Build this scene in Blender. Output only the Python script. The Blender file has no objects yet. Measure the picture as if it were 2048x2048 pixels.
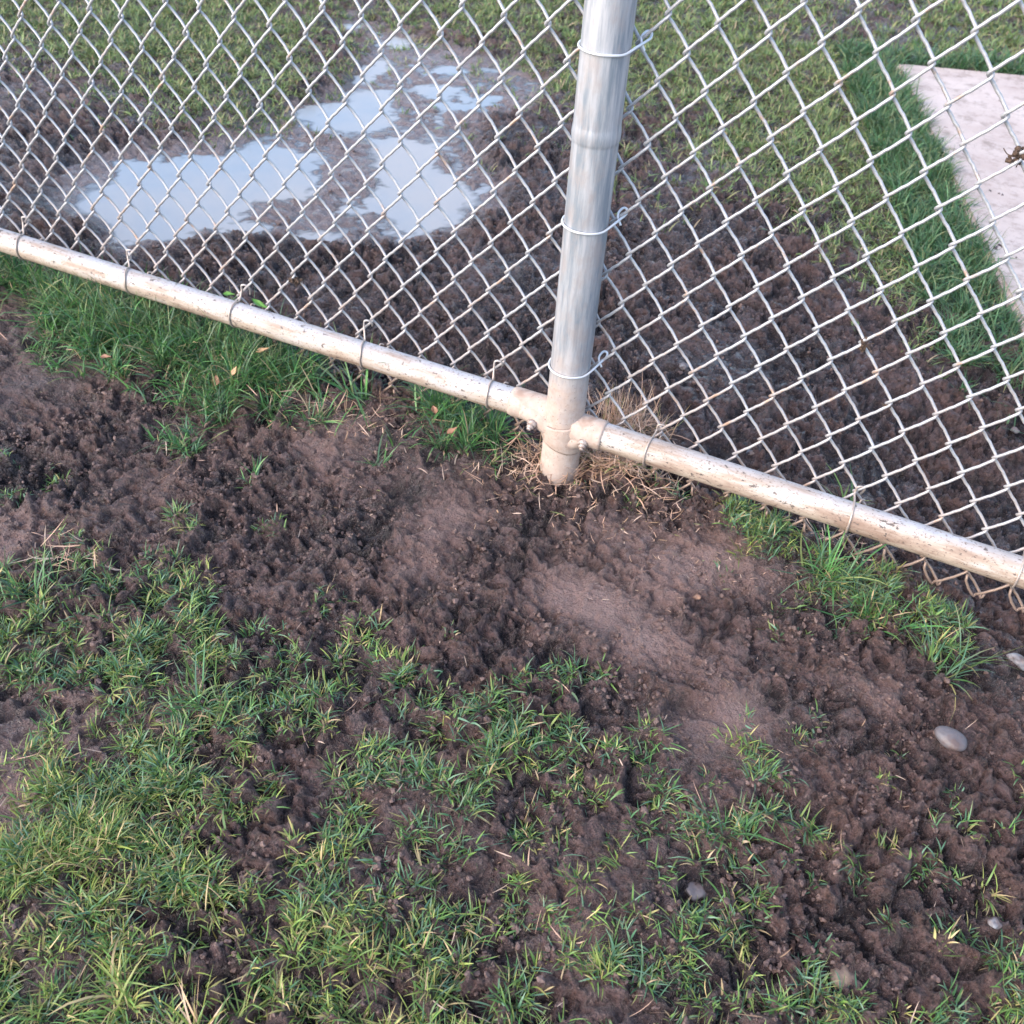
import bpy, math, random
import numpy as np
from mathutils import Matrix

rng = np.random.default_rng(7)
random.seed(7)
scn = bpy.context.scene
col = scn.collection

# ------------------------------------------------------------------ camera
F = 1994.81                      # focal length in pixels of a 2048 px wide picture
CAM = np.array([0.40102, -1.17556, 0.92782])
ROT = np.array([[0.90588626, 0.42024606, 0.05256744],      # right
                [0.32030625, -0.59861476, -0.73420996],    # down
                [-0.2770812, 0.6819484, -0.67688433]])     # forward
cd = bpy.data.cameras.new('camera')
cam = bpy.data.objects.new('camera', cd)
col.objects.link(cam)
cd.sensor_width = 36.0
cd.lens = 36.0 * F / 2048
m = Matrix.Identity(4)
for i in range(3):
    m[i][0] = ROT[0][i]; m[i][1] = -ROT[1][i]; m[i][2] = -ROT[2][i]; m[i][3] = CAM[i]
cam.matrix_world = m
cd.clip_start = 0.02
cd.clip_end = 2000
cd.dof.use_dof = True
cd.dof.focus_distance = 1.25
cd.dof.aperture_fstop = 9.5
scn.camera = cam

# ------------------------------------------------------------------ light
SUN_EL, SUN_AZ = math.radians(38), math.radians(214)   # azimuth clockwise from +Y
w = bpy.data.worlds.new('World')
scn.world = w
w.use_nodes = True
nt = w.node_tree
bg = nt.nodes['Background']
sky = nt.nodes.new('ShaderNodeTexSky')
sky.sky_type = 'NISHITA'
sky.sun_disc = False
sky.sun_elevation = SUN_EL
sky.sun_rotation = SUN_AZ
sky.air_density = 1.0
sky.dust_density = 2.2
sky.ozone_density = 1.0
nt.links.new(sky.outputs['Color'], bg.inputs['Color'])
bg.inputs['Strength'].default_value = 0.15
sl = bpy.data.lights.new('sun', 'SUN')
sl.energy = 0.6
sl.angle = math.radians(60)
sl.color = (1.0, 0.92, 0.88)
so = bpy.data.objects.new('sun', sl)
col.objects.link(so)
sd = np.array([math.sin(SUN_AZ) * math.cos(SUN_EL), math.cos(SUN_AZ) * math.cos(SUN_EL), math.sin(SUN_EL)])
from mathutils import Vector
so.rotation_euler = Vector((-sd).tolist()).to_track_quat('-Z', 'Y').to_euler()
so.location = (sd * 10).tolist()
scn.view_settings.view_transform = 'Standard'
scn.view_settings.look = 'None'
scn.view_settings.gamma = 1
scn.view_settings.exposure = 1.85

# ------------------------------------------------------------------ helpers
def tag(o, label=None, cat=None, group=None, kind=None):
    if label: o['label'] = label
    if cat: o['category'] = cat
    if group: o['group'] = group
    if kind: o['kind'] = kind
    return o

def empty(name, loc):
    o = bpy.data.objects.new(name, None)
    o.location = loc
    col.objects.link(o)
    return o

def mk(name, V, Fc, mat, parent=None, smooth=True, attrs=None, loc=None):
    """mesh object out of numpy arrays; Fc is (n,3), (n,4) or a list of both"""
    V = np.asarray(V, dtype=np.float32).reshape(-1, 3)
    if not isinstance(Fc, list): Fc = [Fc]
    Fc = [np.asarray(f, dtype=np.int32) for f in Fc if len(f)]
    if loc is not None: V = V - np.asarray(loc, dtype=np.float32)
    elif parent is not None: V = V - np.asarray(parent.location, dtype=np.float32)
    me = bpy.data.meshes.new(name)
    me.vertices.add(len(V))
    me.vertices.foreach_set('co', V.ravel())
    nl = sum(f.size for f in Fc); nf = sum(len(f) for f in Fc)
    me.loops.add(nl)
    me.loops.foreach_set('vertex_index', np.concatenate([f.ravel() for f in Fc]))
    me.polygons.add(nf)
    tot = np.concatenate([np.full(len(f), f.shape[1]) for f in Fc])
    st = np.concatenate([[0], np.cumsum(tot)[:-1]]).astype(np.int32)
    me.polygons.foreach_set('loop_start', st)
    try: me.polygons.foreach_set('loop_total', tot.astype(np.int32))
    except Exception: pass
    me.polygons.foreach_set('use_smooth', np.full(nf, smooth))
    me.update(calc_edges=True)
    for k, a in (attrs or {}).items():
        a = np.asarray(a, dtype=np.float32)
        if a.ndim == 1:
            at = me.attributes.new(k, 'FLOAT', 'POINT'); at.data.foreach_set('value', a)
        else:
            at = me.attributes.new(k, 'FLOAT_COLOR', 'POINT'); at.data.foreach_set('color', a.ravel())
    me.materials.append(mat)
    o = bpy.data.objects.new(name, me)
    col.objects.link(o)
    if loc is not None: o.location = loc
    if parent is not None: o.parent = parent
    return o

class Geo:
    def __init__(s): s.V = []; s.F = []; s.T = []; s.n = 0
    def add(s, V, Q=None, T=None):
        V = np.asarray(V, float)
        s.V.append(V)
        if Q is not None and len(Q): s.F.append(np.asarray(Q) + s.n)
        if T is not None and len(T): s.T.append(np.asarray(T) + s.n)
        s.n += len(V)
    def build(s, name, mat, parent=None, **k):
        fs = []
        if s.F: fs.append(np.concatenate(s.F))
        if s.T: fs.append(np.concatenate(s.T))
        return mk(name, np.concatenate(s.V), fs, mat, parent, **k)

def tube(g, P, r, n=8, cap=True):
    P = np.asarray(P, float); L = len(P)
    r = np.broadcast_to(np.asarray(r, float), (L,))
    Tn = np.gradient(P, axis=0); Tn /= np.linalg.norm(Tn, axis=1)[:, None] + 1e-12
    a = np.array([0, 0, 1.]) if abs(Tn[0][2]) < .9 else np.array([1., 0, 0])
    N = np.zeros_like(P)
    v = np.cross(Tn[0], a); v /= np.linalg.norm(v)
    for i in range(L):
        v = v - Tn[i] * (v @ Tn[i]); v /= np.linalg.norm(v) + 1e-12
        N[i] = v
    B = np.cross(Tn, N)
    th = np.arange(n) * 2 * np.pi / n
    V = P[:, None] + r[:, None, None] * (np.cos(th)[None, :, None] * N[:, None] + np.sin(th)[None, :, None] * B[:, None])
    V = V.reshape(-1, 3)
    i = np.arange(L - 1)[:, None]; j = np.arange(n)[None]
    Q = np.stack([i * n + j, i * n + (j + 1) % n, (i + 1) * n + (j + 1) % n, (i + 1) * n + j], -1).reshape(-1, 4)
    T = []
    if cap:
        V = np.concatenate([V, P[:1], P[-1:]])
        c0, c1 = L * n, L * n + 1
        for k in range(n):
            T.append([c0, (k + 1) % n, k]); T.append([c1, (L - 1) * n + k, (L - 1) * n + (k + 1) % n])
    g.add(V, Q, T)

def hash2(ix, iy, seed):
    h = (ix.astype(np.int64) * 374761393 + iy.astype(np.int64) * 668265263 + seed * 974634777) & 0xffffffff
    h = ((h ^ (h >> 13)) * 1274126177) & 0xffffffff
    h = ((h ^ (h >> 16)) * 2246822519) & 0xffffffff
    return (h ^ (h >> 15)) & 0xffffffff

def perlin(x, y, seed=0):
    ix = np.floor(x); iy = np.floor(y); fx = x - ix; fy = y - iy
    ux = fx * fx * fx * (fx * (fx * 6 - 15) + 10); uy = fy * fy * fy * (fy * (fy * 6 - 15) + 10)
    def g(dx, dy):
        a = hash2(ix + dx, iy + dy, seed) / 4294967296.0 * 2 * np.pi
        return np.cos(a) * (fx - dx) + np.sin(a) * (fy - dy)
    a = g(0, 0) * (1 - ux) + g(1, 0) * ux
    b = g(0, 1) * (1 - ux) + g(1, 1) * ux
    return (a * (1 - uy) + b * uy) * 1.6

def sstep(a, b, x):
    t = np.clip((x - a) / (b - a), 0, 1)
    return t * t * (3 - 2 * t)

def pix(X, Y, Z):
    d = np.stack([X - CAM[0], Y - CAM[1], Z - CAM[2]], -1) @ ROT.T
    zz = np.maximum(d[..., 2], 1e-3)
    return 1024 + F * d[..., 0] / zz, 1024 + F * d[..., 1] / zz

def at_z(px, py, Z):
    """point of the plane z=Z seen at a spot of the photograph"""
    d = np.array([(px - 1024) / F, (py - 1024) / F, 1.]) @ ROT
    return CAM + d * ((Z - CAM[2]) / d[2])

def at_y(px, py, Y):
    d = np.array([(px - 1024) / F, (py - 1024) / F, 1.]) @ ROT
    return CAM + d * ((Y - CAM[1]) / d[1])

# ------------------------------------------------------------------ terrain
ZW = -0.137                                     # water level of the puddle
def poly(pts): return np.array([at_z(x, y, ZW)[:2] for x, y in pts])
C1 = 1 / 1.8867
def cp(pts): return poly([(x * C1, y * C1) for x, y in pts])
def ell(cx, cy, rx, ry):
    return cp([(cx + rx * math.cos(a), cy + ry * math.sin(a)) for a in np.linspace(0, 2 * np.pi, 12, endpoint=False)])
POOLS = [cp([(270,780),(330,850),(420,895),(480,925),(620,915),(760,870),(850,870),(930,800),(1000,770),(1160,760),(1230,700),(1210,650),(1260,640),(1220,610),(1090,560),(1010,520),(940,505),(900,560),(780,580),(700,590),(560,600),(430,610),(400,680),(300,740)]),
         cp([(1110,430),(1170,500),(1290,510),(1440,490),(1500,430),(1470,340),(1380,340),(1290,380),(1150,400)]),
         cp([(1400,530),(1500,520),(1640,560),(1640,620),(1720,700),(1830,710),(1790,790),(1660,860),(1500,870),(1390,780),(1440,680),(1400,620)]),
         cp([(1330,290),(1380,250),(1450,230),(1460,260),(1380,310),(1330,310)]),
         ell(1660,345,85,28), ell(1730,405,90,26), ell(1510,165,42,22), ell(1290,112,62,20), ell(1190,905,85,28), ell(715,988,55,18), ell(1410,932,28,12), ell(1700,270,60,16), ell(1860,375,50,14), ell(1330,800,60,12),ell(950,860,60,14)]
WETZ = [cp([(1300,60),(1420,100),(1600,160),(1800,220),(1960,260),(2060,330),(1980,420),(1800,440),(1760,560),(1900,700),(1850,800),(1650,900),(1350,930),(1150,900),(850,880),(480,940),(260,800),(230,700),(420,590),(800,540),(960,480),(1090,420),(1330,330),(1390,180)])]

def sdist(P, x, y):
    """signed distance to polygon, negative inside"""
    d = np.full(x.shape, 1e9); ins = np.zeros(x.shape, bool)
    n = len(P)
    for i in range(n):
        a, b = P[i], P[(i + 1) % n]
        e = b - a
        t = np.clip(((x - a[0]) * e[0] + (y - a[1]) * e[1]) / (e @ e), 0, 1)
        d = np.minimum(d, (x - a[0] - t * e[0]) ** 2 + (y - a[1] - t * e[1]) ** 2)
        c = ((a[1] > y) != (b[1] > y)) & (x < (b[0] - a[0]) * (y - a[1]) / (b[1] - a[1] + 1e-12) + a[0])
        ins ^= c
    d = np.sqrt(d)
    return np.where(ins, -d, d)

# density of the grass, read off the photograph every 64 px (0 bare mud, 9 closed turf)
NEAR = """
00000000000000000000000000000000
66000000000000000000000000000000
65776000000000000000000000000000
06788877000000000000000000000000
12567888754000000000000000000000
01242456753006600000000000000000
00020144431007775200000000000000
00000430000024450000013000000000
34000101000000010011124430000000
11000200100000000000005772000000
02201110000000000000002553420000
44654420001000000000000014774100
42123541012100000000000014555500
66556553125421000000000010002600
56656365425241001330000000000000
05223466551352462100000100000000
05256655122434554545411321000001
16556543325444545443211244031001
14777653423334412233412330011331
27777512445523414213324451000322
78776654534144133333442100312300
76554663345333233224442333000000
55554442445545132323432210011300
55565432565455415143443244320013
66443233354656354143615645323021
66555544444566644333441243525544
66555544444566644333441243525544
""".split()
NEAR = np.array([[int(c) for c in r] for r in NEAR], float)      # first row is y = 424
FAR = """
88888887653356777778888864336888
67888888753211125677888887546888
11356777653111112556778888888999
00132455531000001233456778899999
00000000000000111112346778999999
00000000000000000011224567899999
00000000000000000001111243799888
00000000000000000000000003788776
00000000000000000000000000276776
00000000000000000000000000015666
00000000000000000000000000001445
00000000000000000000000000000233
00000000000000000000000000000001
""".split()
FAR = np.array([[int(c) for c in r] for r in FAR], float)

def bil(A, x, y):
    x = np.clip(x, 0, A.shape[1] - 1.001); y = np.clip(y, 0, A.shape[0] - 1.001)
    ix = x.astype(int); iy = y.astype(int); fx = x - ix; fy = y - iy
    return (A[iy, ix] * (1 - fx) * (1 - fy) + A[iy, ix + 1] * fx * (1 - fy) + A[iy + 1, ix] * (1 - fx) * fy + A[iy + 1, ix + 1] * fx * fy)

SL0 = at_z(1790, 135, -.115)[:2]; SLD = at_z(2030, 640, -.115)[:2] - SL0
SLD /= np.linalg.norm(SLD); SLN = np.array([-SLD[1], SLD[0]])       # along the left edge, towards the slab
if SLN[0] < 0: SLN = -SLN
def slab_uv(x, y): return (x - SL0[0]) * SLD[0] + (y - SL0[1]) * SLD[1], (x - SL0[0]) * SLN[0] + (y - SL0[1]) * SLN[1]

def density(x, y):
    px, py = pix(x, y, np.full_like(x, -.11))
    n = bil(NEAR, px / 64 - .5, (py - 424) / 64 - .5)
    f = bil(FAR, px / 64 - .5, py / 64 - .5)
    d = np.where(y < 0.035, n, f)
    d = np.where((y < .035) & (x < -1.1), np.maximum(d, 4), d)
    u, v = slab_uv(x, y)
    d = np.where((u > 0) & (v > 0.0) & (v < 1.45) & (u < 2.2), 0, d)
    return d

SMOOTH = [(1120,1190,.055,.7),(1200,1215,.06,.9),(1290,1290,.055,.9),(1350,1150,.06,.7),(1450,1120,.055,.6),(1540,1180,.05,.4),(930,1035,.07,.5),(700,860,.06,.7),(880,1055,.05,.4),(1480,1440,.05,.7),(1390,1475,.05,.5),(40,1530,.09,.7),(30,1080,.06,.6),(330,1430,.05,.7),(1250,1080,.08,.6),(1750,1400,.05,.5),(640,910,.05,.4),(830,1150,.04,.5),(1140,1900,.04,.6)]
SM = [(*at_z(a, b, -.11)[:2], r, s) for a, b, r, s in SMOOTH]

def base_h(x, y):
    z = np.full_like(x, -.104)
    z = z + .006 * perlin(x / .45, y / .45, 3)
    beh = sstep(.05, .20, y)
    z = z - beh * .012
    z = z - .040 * sstep(.40, .72, x + .35 * y) * sstep(-.13, .05, y + .12 * (x - .6)) * (1 - sstep(.25, .8, y))
    # low bank of turf under the rail on the left
    z = z + .012 * np.exp(-((y + .07) / .09) ** 2) * sstep(.0, -.25, x)
    z = z - .012 * np.exp(-((x - .0) ** 2 + (y + .01) ** 2) / .05 ** 2)
    z = z + .010 * np.exp(-((y - .02) / .06) ** 2) * sstep(.50, .36, x) * sstep(.03, .09, x)
    z = z + .02 * sstep(2.3, 4.5, y)
    return z

def pool_d(x, y):
    s = np.full(x.shape, 1e3)
    for P in POOLS[1:]: s = np.minimum(s, sdist(P, x, y))
    return sdist(POOLS[0], x, y), s, sdist(WETZ[0], x, y)

def ground(x, y, full=False):
    x = np.asarray(x, float); y = np.asarray(y, float)
    z = base_h(x, y)
    dn = density(x, y) / 9
    rough = np.ones_like(x)
    for cx, cy, r, s in SM:
        rough = rough * (1 - s * np.exp(-((x - cx) ** 2 + (y - cy) ** 2) / r ** 2))
    rough = np.clip(rough - .25 * np.clip(perlin(x / .13, y / .13, 42), 0, 1) * (y < .1), .1, 1)
    rough0 = rough.copy()
    rough *= 1 - .35 * sstep(.3, .9, dn)
    wx = x + .012 * perlin(x / .03, y / .03, 11); wy = y + .012 * perlin(x / .03, y / .03, 12)
    big = perlin(x / .17, y / .17, 21) * .009 + perlin(x / .085, y / .085, 22) * .0065
    big = big - .010 * sstep(.38, .62, perlin(x / .10 + 7.3, y / .10, 23)) + .004 * sstep(.30, .40, perlin(x / .10 + 7.3, y / .10, 23)) * sstep(.5, .42, perlin(x / .10 + 7.3, y / .10, 23))
    n1 = perlin(wx / .042, wy / .042, 31); n2 = perlin(wx / .021, wy / .021, 32); n3 = perlin(wx / .0115, wy / .0115, 33)
    n4 = perlin(wx / .0062, wy / .0062, 34)
    c1 = np.exp(-(n1 / .07) ** 2); c2 = np.exp(-(n2 / .09) ** 2)
    clod = .0056 * (sstep(-.22, .26, n1) - .5) + .0076 * (sstep(-.20, .22, n2 + .35 * n1) - .5) + .0058 * (sstep(-.18, .18, n3 + .3 * n2) - .5) + .0032 * n4 - .0046 * c1 - .0038 * c2
    mid = perlin(x / .25, y / .25, 41)
    amp = rough * (1.05 + .8 * mid)
    det = big * (.35 + .65 * rough) + clod * np.clip(amp, .1, 1.7) + .0012 * n4
    det = np.where(y > 2.5, det * .8, det)
    z = z + det
    wet = np.clip(.45 + .22 * sstep(.1, .3, y) * sstep(1.6, 1.2, y) - det / .024 + .35 * perlin(x / .12, y / .12, 51), 0, 1)
    sel = (y > .1) & (y < 3.2) & (x > -2.6) & (x < .8)
    if sel.any():
        sm, sp, sw = pool_d(x[sel], y[sel])
        xs, ys = x[sel], y[sel]
        wob = .022 * perlin(xs / .09, ys / .09, 61) + .012 * perlin(xs / .035, ys / .035, 62)
        near = det[sel]
        film = ZW + .0030 + near * .42 + .0022 * perlin(xs / .03, ys / .045, 63)
        k = sstep(.07, -.03, sw + wob)
        zz = z[sel] * (1 - k) + film * k
        kp = np.maximum(sstep(.030, -.045, sp + wob * .8) * .85, sstep(.020, -.060, sm + wob * 1.1))
        zz = zz - kp * .020
        z[sel] = zz
        wt = wet[sel]
        wet[sel] = np.maximum(wt, k * .95)
    if full:
        film = np.zeros_like(x)
        if sel.any(): film[sel] = k
        return z, wet, dn, film, 1 - rough0
    return z

# ------------------------------------------------------------------ materials
def new_mat(name):
    mt = bpy.data.materials.new(name); mt.use_nodes = True
    t = mt.node_tree; b = t.nodes['Principled BSDF']
    return mt, t, b
def nd(t, typ, **k):
    n = t.nodes.new(typ)
    for a, v in k.items(): setattr(n, a, v)
    return n
def noise(t, vec, scale, detail=4, rough=.55, dist=0):
    n = nd(t, 'ShaderNodeTexNoise'); n.inputs['Scale'].default_value = scale; n.inputs['Detail'].default_value = detail
    n.inputs['Roughness'].default_value = rough; n.inputs['Distortion'].default_value = dist
    if vec is not None: t.links.new(vec, n.inputs['Vector'])
    return n.outputs['Fac']
def ramp(t, fac, a, b, ca=0., cb=1.):
    r = nd(t, 'ShaderNodeMapRange'); r.inputs['From Min'].default_value = a; r.inputs['From Max'].default_value = b
    r.inputs['To Min'].default_value = ca; r.inputs['To Max'].default_value = cb; r.clamp = True
    t.links.new(fac, r.inputs['Value']); return r.outputs['Result']
def mix(t, fac, A, B):
    n = nd(t, 'ShaderNodeMix', data_type='RGBA')
    for s, v in ((n.inputs[0], fac), (n.inputs[6], A), (n.inputs[7], B)):
        if hasattr(v, 'node'): t.links.new(v, s)
        elif isinstance(v, (int, float)): s.default_value = v
        else: s.default_value = (*v, 1)
    return n.outputs[2]
def math_(t, op, a, b=None):
    n = nd(t, 'ShaderNodeMath', operation=op)
    for s, v in ((n.inputs[0], a), (n.inputs[1], b)):
        if v is None: continue
        if hasattr(v, 'node'): t.links.new(v, s)
        else: s.default_value = v
    return n.outputs[0]
def bump(t, b, h, dist, strength=1.0):
    n = nd(t, 'ShaderNodeBump'); n.inputs['Distance'].default_value = dist; n.inputs['Strength'].default_value = strength
    t.links.new(h, n.inputs['Height']); t.links.new(n.outputs[0], b.inputs['Normal'])
def world_pos(t): return nd(t, 'ShaderNodeNewGeometry').outputs['Position']
def stretch(t, vec, s):
    n = nd(t, 'ShaderNodeMapping'); n.inputs['Scale'].default_value = s; t.links.new(vec, n.inputs['Vector']); return n.outputs[0]

# mud
MUD, t, b = new_mat('wet_mud')
P = world_pos(t)
wet = nd(t, 'ShaderNodeAttribute', attribute_name='wet').outputs['Fac']
turf = nd(t, 'ShaderNodeAttribute', attribute_name='turf').outputs['Fac']
n1 = noise(t, P, 9, 5, .6); n2 = noise(t, P, 60, 5, .65); n3 = noise(t, P, 330, 4, .7)
c = mix(t, ramp(t, n1, .35, .65), (.048, .025, .021), (.100, .056, .048))
c = mix(t, ramp(t, n2, .35, .7), c, (.155, .098, .092))
c = mix(t, ramp(t, noise(t, P, 24, 4, .65), .50, .68, 0, .7), c, (.115, .062, .044))
c = mix(t, ramp(t, noise(t, P, 140, 4, .7), .52, .36, 0, .9), c, (.018, .012, .012))  # near-black noise paints the shade of crevices into the colour
smo = nd(t, 'ShaderNodeAttribute', attribute_name='smear').outputs['Fac']
c = mix(t, ramp(t, wet, .35, 1.), c, (.026, .018, .019))  # wet lows, darkened so crevice shade is in the colour too
c = mix(t, ramp(t, math_(t, 'ADD', smo, ramp(t, n1, .3, .7, -.25, .25)), .15, .8, 0, .85), c, (.245, .155, .136))
c = mix(t, ramp(t, n3, .60, .70, 0, .8), c, (.22, .155, .125))
c = mix(t, ramp(t, noise(t, P, 210, 4, .7), .56, .66, 0, .65), c, (.205, .140, .125))           # bright pinkish flecks, small glints painted into the colour
c = mix(t, ramp(t, turf, .45, 1., 0, .5), c, (.045, .040, .020))
film = nd(t, 'ShaderNodeAttribute', attribute_name='film').outputs['Fac']
c = mix(t, ramp(t, film, .2, 1., 0, .8), c, (.23, .175, .17))  # wet film between pools, its sky sheen painted as a paler tone
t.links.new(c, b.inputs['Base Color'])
rg = math_(t, 'ADD', ramp(t, wet, .10, .6, .44, .16), ramp(t, n2, .3, .7, -.10, .12))
rg = math_(t, 'MAXIMUM', math_(t, 'SUBTRACT', rg, math_(t, 'MULTIPLY', film, .2)), .10)
t.links.new(rg, b.inputs['Roughness'])
b.inputs['Specular IOR Level'].default_value = .5
hb = math_(t, 'ADD', n3, math_(t, 'MULTIPLY', n2, 2.2))
cw = math_(t, 'ADD', ramp(t, wet, .05, .6, .25, .9), ramp(t, noise(t, P, 16, 4, .6), .42, .62, -.3, .25))
cw = math_(t, 'MAXIMUM', cw, math_(t, 'MULTIPLY', smo, .8))
cwn = nd(t, 'ShaderNodeClamp'); t.links.new(cw, cwn.inputs[0]); t.links.new(cwn.outputs[0], b.inputs['Coat Weight'])
b.inputs['Coat Roughness'].default_value = .11; b.inputs['Coat IOR'].default_value = 1.38
n5 = noise(t, P, 150, 5, .7)
hb = math_(t, 'ADD', hb, math_(t, 'MULTIPLY', n5, 1.6))
bump(t, b, hb, .0054, 1.0)
for l_ in list(b.inputs['Normal'].links): t.links.new(l_.from_socket, b.inputs['Coat Normal'])

CRUMB, t, b = new_mat('mud_crumb')
P = world_pos(t); n1 = noise(t, P, 70, 4, .6); n2 = noise(t, P, 500, 3, .6)
c = mix(t, ramp(t, n1, .35, .65), (.060, .036, .031), (.160, .102, .085)); t.links.new(c, b.inputs['Base Color'])
t.links.new(ramp(t, n1, .3, .7, .35, .7), b.inputs['Roughness']); bump(t, b, n2, .0015, .8)

WATER, t, b = new_mat('muddy_water')
P = world_pos(t)
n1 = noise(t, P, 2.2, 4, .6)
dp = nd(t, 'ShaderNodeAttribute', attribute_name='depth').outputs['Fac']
c = mix(t, ramp(t, n1, .38, .62), (.33, .325, .32), (.25, .29, .325))  # milky silt, with the blue of reflected sky tinted in
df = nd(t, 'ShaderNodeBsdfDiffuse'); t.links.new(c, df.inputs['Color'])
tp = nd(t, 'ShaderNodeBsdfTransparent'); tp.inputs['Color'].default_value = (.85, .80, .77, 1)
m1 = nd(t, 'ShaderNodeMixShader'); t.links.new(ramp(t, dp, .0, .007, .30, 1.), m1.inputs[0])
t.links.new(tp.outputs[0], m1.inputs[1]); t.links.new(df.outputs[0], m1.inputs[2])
gl = nd(t, 'ShaderNodeBsdfGlossy'); gl.inputs['Roughness'].default_value = .04
fr = nd(t, 'ShaderNodeFresnel'); fr.inputs['IOR'].default_value = 1.36
bp = nd(t, 'ShaderNodeBump'); bp.inputs['Distance'].default_value = .0010; bp.inputs['Strength'].default_value = .3
t.links.new(noise(t, P, 22, 3, .5), bp.inputs['Height'])
for q_ in (gl, fr): t.links.new(bp.outputs[0], q_.inputs['Normal'])
m2 = nd(t, 'ShaderNodeMixShader'); t.links.new(fr.outputs[0], m2.inputs[0])
t.links.new(m1.outputs[0], m2.inputs[1]); t.links.new(gl.outputs[0], m2.inputs[2])
t.links.new(m2.outputs[0], t.nodes['Material Output'].inputs['Surface'])

# galvanised wire of the mesh: grey zinc, mud tan lower down, spots of rust
WIRE, t, b = new_mat('galvanised_wire')
P = world_pos(t); sep = nd(t, 'ShaderNodeSeparateXYZ'); t.links.new(P, sep.inputs[0])
n1 = noise(t, P, 22, 4, .7); n2 = noise(t, P, 260, 3, .6)
zinc = mix(t, ramp(t, n2, .3, .7), (.32, .325, .34), (.46, .455, .465))
low = math_(t, 'ADD', ramp(t, sep.outputs['Z'], .30, -.08, 0, .75), ramp(t, n1, .35, .75, -.45, .45))
c = mix(t, ramp(t, low, .0, 1., 0, .95), zinc, (.36, .27, .225))
c = mix(t, ramp(t, n1, .60, .68, 0, .75), c, (.38, .235, .155))
c = mix(t, ramp(t, sep.outputs['Z'], -.035, -.075, 0, .9), c, (.30, .205, .155))
t.links.new(c, b.inputs['Base Color']); b.inputs['Metallic'].default_value = .25
t.links.new(ramp(t, n2, .3, .7, .32, .5), b.inputs['Roughness']); bump(t, b, n2, .0004, .6)

TIE, t, b = new_mat('tie_wire')
P = world_pos(t); n2 = noise(t, P, 120, 3, .6)
sep = nd(t, 'ShaderNodeSeparateXYZ'); t.links.new(P, sep.inputs[0])
c = mix(t, ramp(t, sep.outputs['Z'], .08, .02, 0, 1), (.62, .64, .67), mix(t, ramp(t, n2, .3, .7), (.36, .31, .28), (.46, .36, .30)))
t.links.new(c, b.inputs['Base Color']); b.inputs['Metallic'].default_value = .35; b.inputs['Roughness'].default_value = .38

def pipe_mat(name, axis):
    mt, t, b = new_mat(name)
    P = world_pos(t); sep = nd(t, 'ShaderNodeSeparateXYZ'); t.links.new(P, sep.inputs[0])
    if axis == 'z':
        st = noise(t, stretch(t, P, (90, 90, 7)), 1, 6, .7); fine = noise(t, stretch(t, P, (420, 420, 30)), 1, 3, .6)
        blot = noise(t, stretch(t, P, (38, 38, 20)), 1, 5, .65)
        c = mix(t, ramp(t, st, .40, .60), (.22, .255, .295), (.44, .445, .47))
        c = mix(t, ramp(t, blot, .47, .62, 0, .65), c, (.36, .32, .31))
        c = mix(t, ramp(t, fine, .62, .75, 0, .5), c, (.20, .22, .25))
        z = math_(t, 'ADD', sep.outputs['Z'], ramp(t, noise(t, P, 22, 4, .6), .25, .75, -.06, .06))
        mud = ramp(t, z, .13, .01, 0, 1)
        speck = noise(t, stretch(t, P, (230, 230, 160)), 1, 3, .6)
        mc = mix(t, ramp(t, noise(t, P, 60, 4, .65), .3, .7), (.38, .285, .235), (.47, .39, .34))
        mc = mix(t, ramp(t, speck, .62, .69, 0, .75), mc, (.14, .095, .07))
        mc = mix(t, ramp(t, noise(t, P, 35, 3, .6), .56, .72, 0, .75), mc, (.33, .225, .175))
        c = mix(t, mud, c, mc)
        met = math_(t, 'MULTIPLY', ramp(t, mud, 0, 1, 1, 0), .3)
        t.links.new(met, b.inputs['Metallic'])
        bump(t, b, math_(t, 'ADD', st, math_(t, 'MULTIPLY', speck, mud)), .0006, .7)
        t.links.new(ramp(t, mud, 0, 1, .48, .75), b.inputs['Roughness'])
    else:
        lon = noise(t, stretch(t, P, (9, 60, 60)), 1, 5, .65)
        zz = math_(t, 'ADD', math_(t, 'MULTIPLY', sep.outputs['Z'], -18.), ramp(t, lon, .2, .8, -.75, .75))
        zz = math_(t, 'ADD', zz, math_(t, 'MULTIPLY', sep.outputs['Y'], -9.))
        mud = ramp(t, zz, -.35, .45, 0.08, 1)
        c = mix(t, ramp(t, noise(t, P, 45, 4, .6), .3, .7), (.33, .34, .37), (.46, .46, .49))
        c = mix(t, mud, c, mix(t, ramp(t, lon, .35, .7), (.46, .385, .31), (.28, .21, .165)))
        br = math_(t, 'MULTIPLY', ramp(t, noise(t, stretch(t, P, (14, 30, 40)), 1, 4, .65), .44, .58), ramp(t, zz, .15, .8))
        c = mix(t, math_(t, 'MULTIPLY', br, .8), c, (.21, .135, .10))
        speck = noise(t, stretch(t, P, (95, 150, 190)), 1, 3, .55)
        c = mix(t, ramp(t, speck, .63, .67, 0, .9), c, (.07, .055, .05))
        sp2 = noise(t, stretch(t, P, (260, 330, 330)), 1, 3, .55)
        c = mix(t, ramp(t, sp2, .59, .65, 0, .75), c, (.16, .11, .085))
        b.inputs['Metallic'].default_value = .1
        t.links.new(ramp(t, mud, 0, 1, .52, .75), b.inputs['Roughness'])
        bump(t, b, math_(t, 'ADD', sp2, lon), .0007, .6)
    t.links.new(c, b.inputs['Base Color'])
    return mt
POSTM = pipe_mat('galvanised_post', 'z')
RAILM = pipe_mat('weathered_rail', 'x')

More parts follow.
